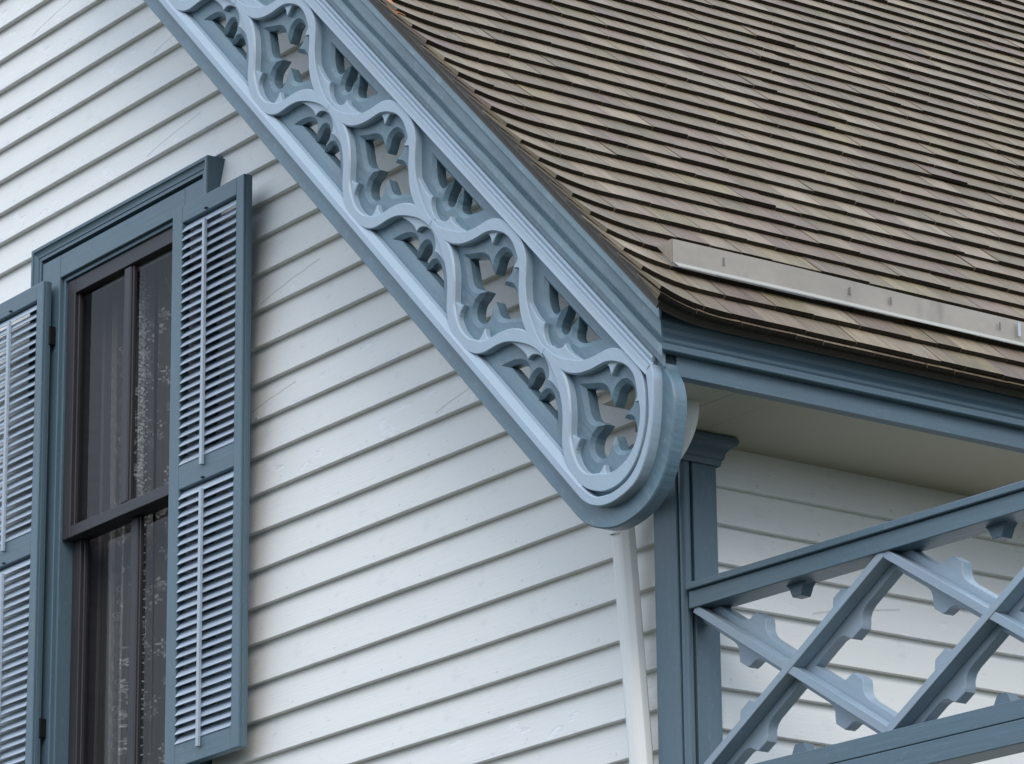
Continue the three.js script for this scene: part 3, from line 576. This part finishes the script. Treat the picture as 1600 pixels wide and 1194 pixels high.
// ---------------------------------------------------------------- shutters
{
  const W = 0.364, H = 1.549, sideIn = 0.050, TH = 0.028;
  const s = thing('shutter', 'fully visible blue louvered shutter right of the window', 'shutter', [-2.122, 3.767, 0.042], 'louvered shutters beside the window');
  add('stile', box(0, sideIn + 0.002, 0, H, 0, TH, 0.003, 'y'), M.slate, s);
  add('stile', box(W - 0.038, W, 0, H, 0, TH, 0.003, 'y'), M.slate, s);
  const x0 = sideIn + 0.002, x1 = W - 0.038;
  const panels = [[0.0625, 0.749], [0.8185, 1.500]];
  add('rail', box(x0, x1, 0, panels[0][0], 0.0005, TH - 0.0005, 0.002), M.slate, s);
  add('rail', box(x0, x1, panels[0][1], panels[1][0], 0.0005, TH - 0.0005, 0.002), M.slate, s);
  add('rail', box(x0, x1, panels[1][1], H, 0.0005, TH - 0.0005, 0.002), M.slate, s);
  add('edge_bead', box(W - 0.0005, W + 0.003, 0.001, H - 0.001, 0.008, 0.020, 0.0012, 'y'), M.slate, s);
  // blade: lens section, outer edge low
  const prof = []; for (let k = 0; k <= 6; k++) { const t = k / 6; prof.push([0.0203 * (1 - 2 * t), 0.0025 * Math.sin(Math.PI * (0.12 + 0.76 * t))]); } for (let k = 0; k <= 6; k++) { const t = k / 6; prof.push([-0.0203 * (1 - 2 * t), -0.0025 * Math.sin(Math.PI * (0.12 + 0.76 * t))]); }
  const g0 = sweep(ccw(prof), (p) => [0, p[0], p[1]], (p) => [x1 - x0 - 0.002, p[0], p[1]], true);
  const tilt = THREE.MathUtils.degToRad(-40), gs = [0, 1, 2].map(() => uvBox(g0.clone(), 'x', [rnd(), rnd()]));
  for (const [a, b] of panels) {
    const n = 27, st = (b - a) / n;
    for (let k = 0; k < n; k++) { const o = add('louver', gs[k % 3], M.louver, s); o.position.set(x0 + 0.001, a + st * (k + 0.5), 0.0165); o.rotation.x = tilt + rr(-0.05, 0.05); }
    const rod = add('tilt_rod', box(-0.006, 0.006, a - 0.03, b - 0.025, 0.0285, 0.0385, 0.002, 'y'), M.louver, s); rod.position.x = 0.177;
    add('staple', box(0.172, 0.182, b + 0.004, b + 0.008, TH - 0.002, TH + 0.006, 0.001), M.iron, s);
  }
  for (const y of [0.22, 1.36]) add('hinge', box(-0.006, 0.004, y, y + 0.055, -0.012, 0.008, 0.002), M.iron, s);
  const dog = add('holdback_pin', box(W + 0.003, W + 0.022, 0.87, 0.874, -0.012, -0.008, 0.001), M.nailSteel, s);
  const s2 = s.clone(); s2.name = 'shutter_001'; scene.add(s2);
  s2.position.set(-2.83 - W, 3.767, 0.042);
  s2.userData = { kind: 'thing', label: 'blue louvered shutter left of the window, cut by the picture edge', category: 'shutter', group: 'louvered shutters beside the window' };
  s2.children.forEach((c) => { if (c.name === 'hinge') c.position.x = W + 0.002; if (c.name === 'holdback_pin') c.visible = true; });
  for (const c of s2.children.filter((c) => c.name === 'holdback_pin')) s2.remove(c);
}

// ---------------------------------------------------------------- lattice frieze of the porch
{
  const f = thing('lattice_frieze', 'slate and pale blue lattice frieze springing from the corner pilaster', 'frieze', [0.031, 3.3, 0]);
  f.rotation.z = THREE.MathUtils.degToRad(-1.12);
  const Y = (y) => y - 3.3, LEN = 2.62, MOD = 0.632;
  const yT = Y(3.757), yB = Y(3.379);
  const top = add('top_rail', box(0, LEN, yT, Y(3.797), -0.040, 0.030, 0.0025), M.slate, f);
  add('cap_strip', box(0, LEN, Y(3.7975), Y(3.8145), -0.044, 0.0395, 0.003), M.slate, top);
  const bot = add('bottom_rail', box(0, LEN, Y(3.3385), yB, -0.040, 0.030, 0.0025), M.slate, f);
  add('rail_board', box(0, LEN, Y(3.290), Y(3.338), -0.040, 0.0295, 0.0025), M.slate, bot);
  // bars: narrow front strip with a cusped plate behind it
  const cusp = (c, hw, s) => [[c - 0.058, hw], [c - 0.044, hw + 0.003], [c - 0.032, hw + 0.011], [c - 0.025, hw + 0.022], [c - 0.017, hw + 0.0315], [c + 0.017, hw + 0.0315], [c + 0.025, hw + 0.022], [c + 0.032, hw + 0.011], [c + 0.044, hw + 0.003], [c + 0.058, hw]].map((p) => [p[0], p[1] * s]);
  const dy = yT - yB, L = Math.hypot(MOD, dy), hw = 0.0265;
  const lo = [...cusp(L * 0.25, hw, -1), ...cusp(L * 0.75, hw, -1)], hi = [...cusp(L * 0.25, hw, 1), ...cusp(L * 0.75, hw, 1)].reverse();
  const plateG = uvBox(pierced([[0.0, -hw], ...lo, [L, -hw], [L, hw], ...hi, [0.0, hw]], [], -0.010, -0.037, 0.0015, 0, 0));
  const stripG = box(0, L, -0.0095, 0.0095, -0.0102, 0.0245, 0.0015);
  for (let k = 0; k < 4; k++) for (const s of [-1, 1]) {
    const b = add('lattice_bar', stripG, M.lattice, f), x = 0.012 + k * MOD, ang = Math.atan2(dy, MOD);
    b.position.set(x, s < 0 ? yT : yB, s < 0 ? 0 : 0.0015); b.rotation.z = s * ang;
    const p = add('cusped_plate', plateG, M.lattice, b); p.position.z = s < 0 ? 0 : -0.001;
  }
  // single cusps on the rails, midway between the bar ends
  const rc = [[-0.052, 0.004], [-0.034, 0], [-0.024, -0.010], [-0.019, -0.020], [-0.014, -0.029], [0.014, -0.029], [0.019, -0.020], [0.024, -0.010], [0.034, 0], [0.052, 0.004]];
  const rg = uvBox(pierced(rc, [], -0.004, -0.032, 0.0015, 0, 0));
  for (let k = 0; k < 4; k++) {
    const a = add('rail_cusp', rg, M.slate, top); a.position.set(0.012 + MOD * (k + 0.5), yT, 0);
    const b = add('rail_cusp', rg, M.slate, bot); b.position.set(0.012 + MOD * (k + 0.5), yB, -0.036); b.rotation.x = Math.PI;
  }
}

renderer.render(scene, camera);
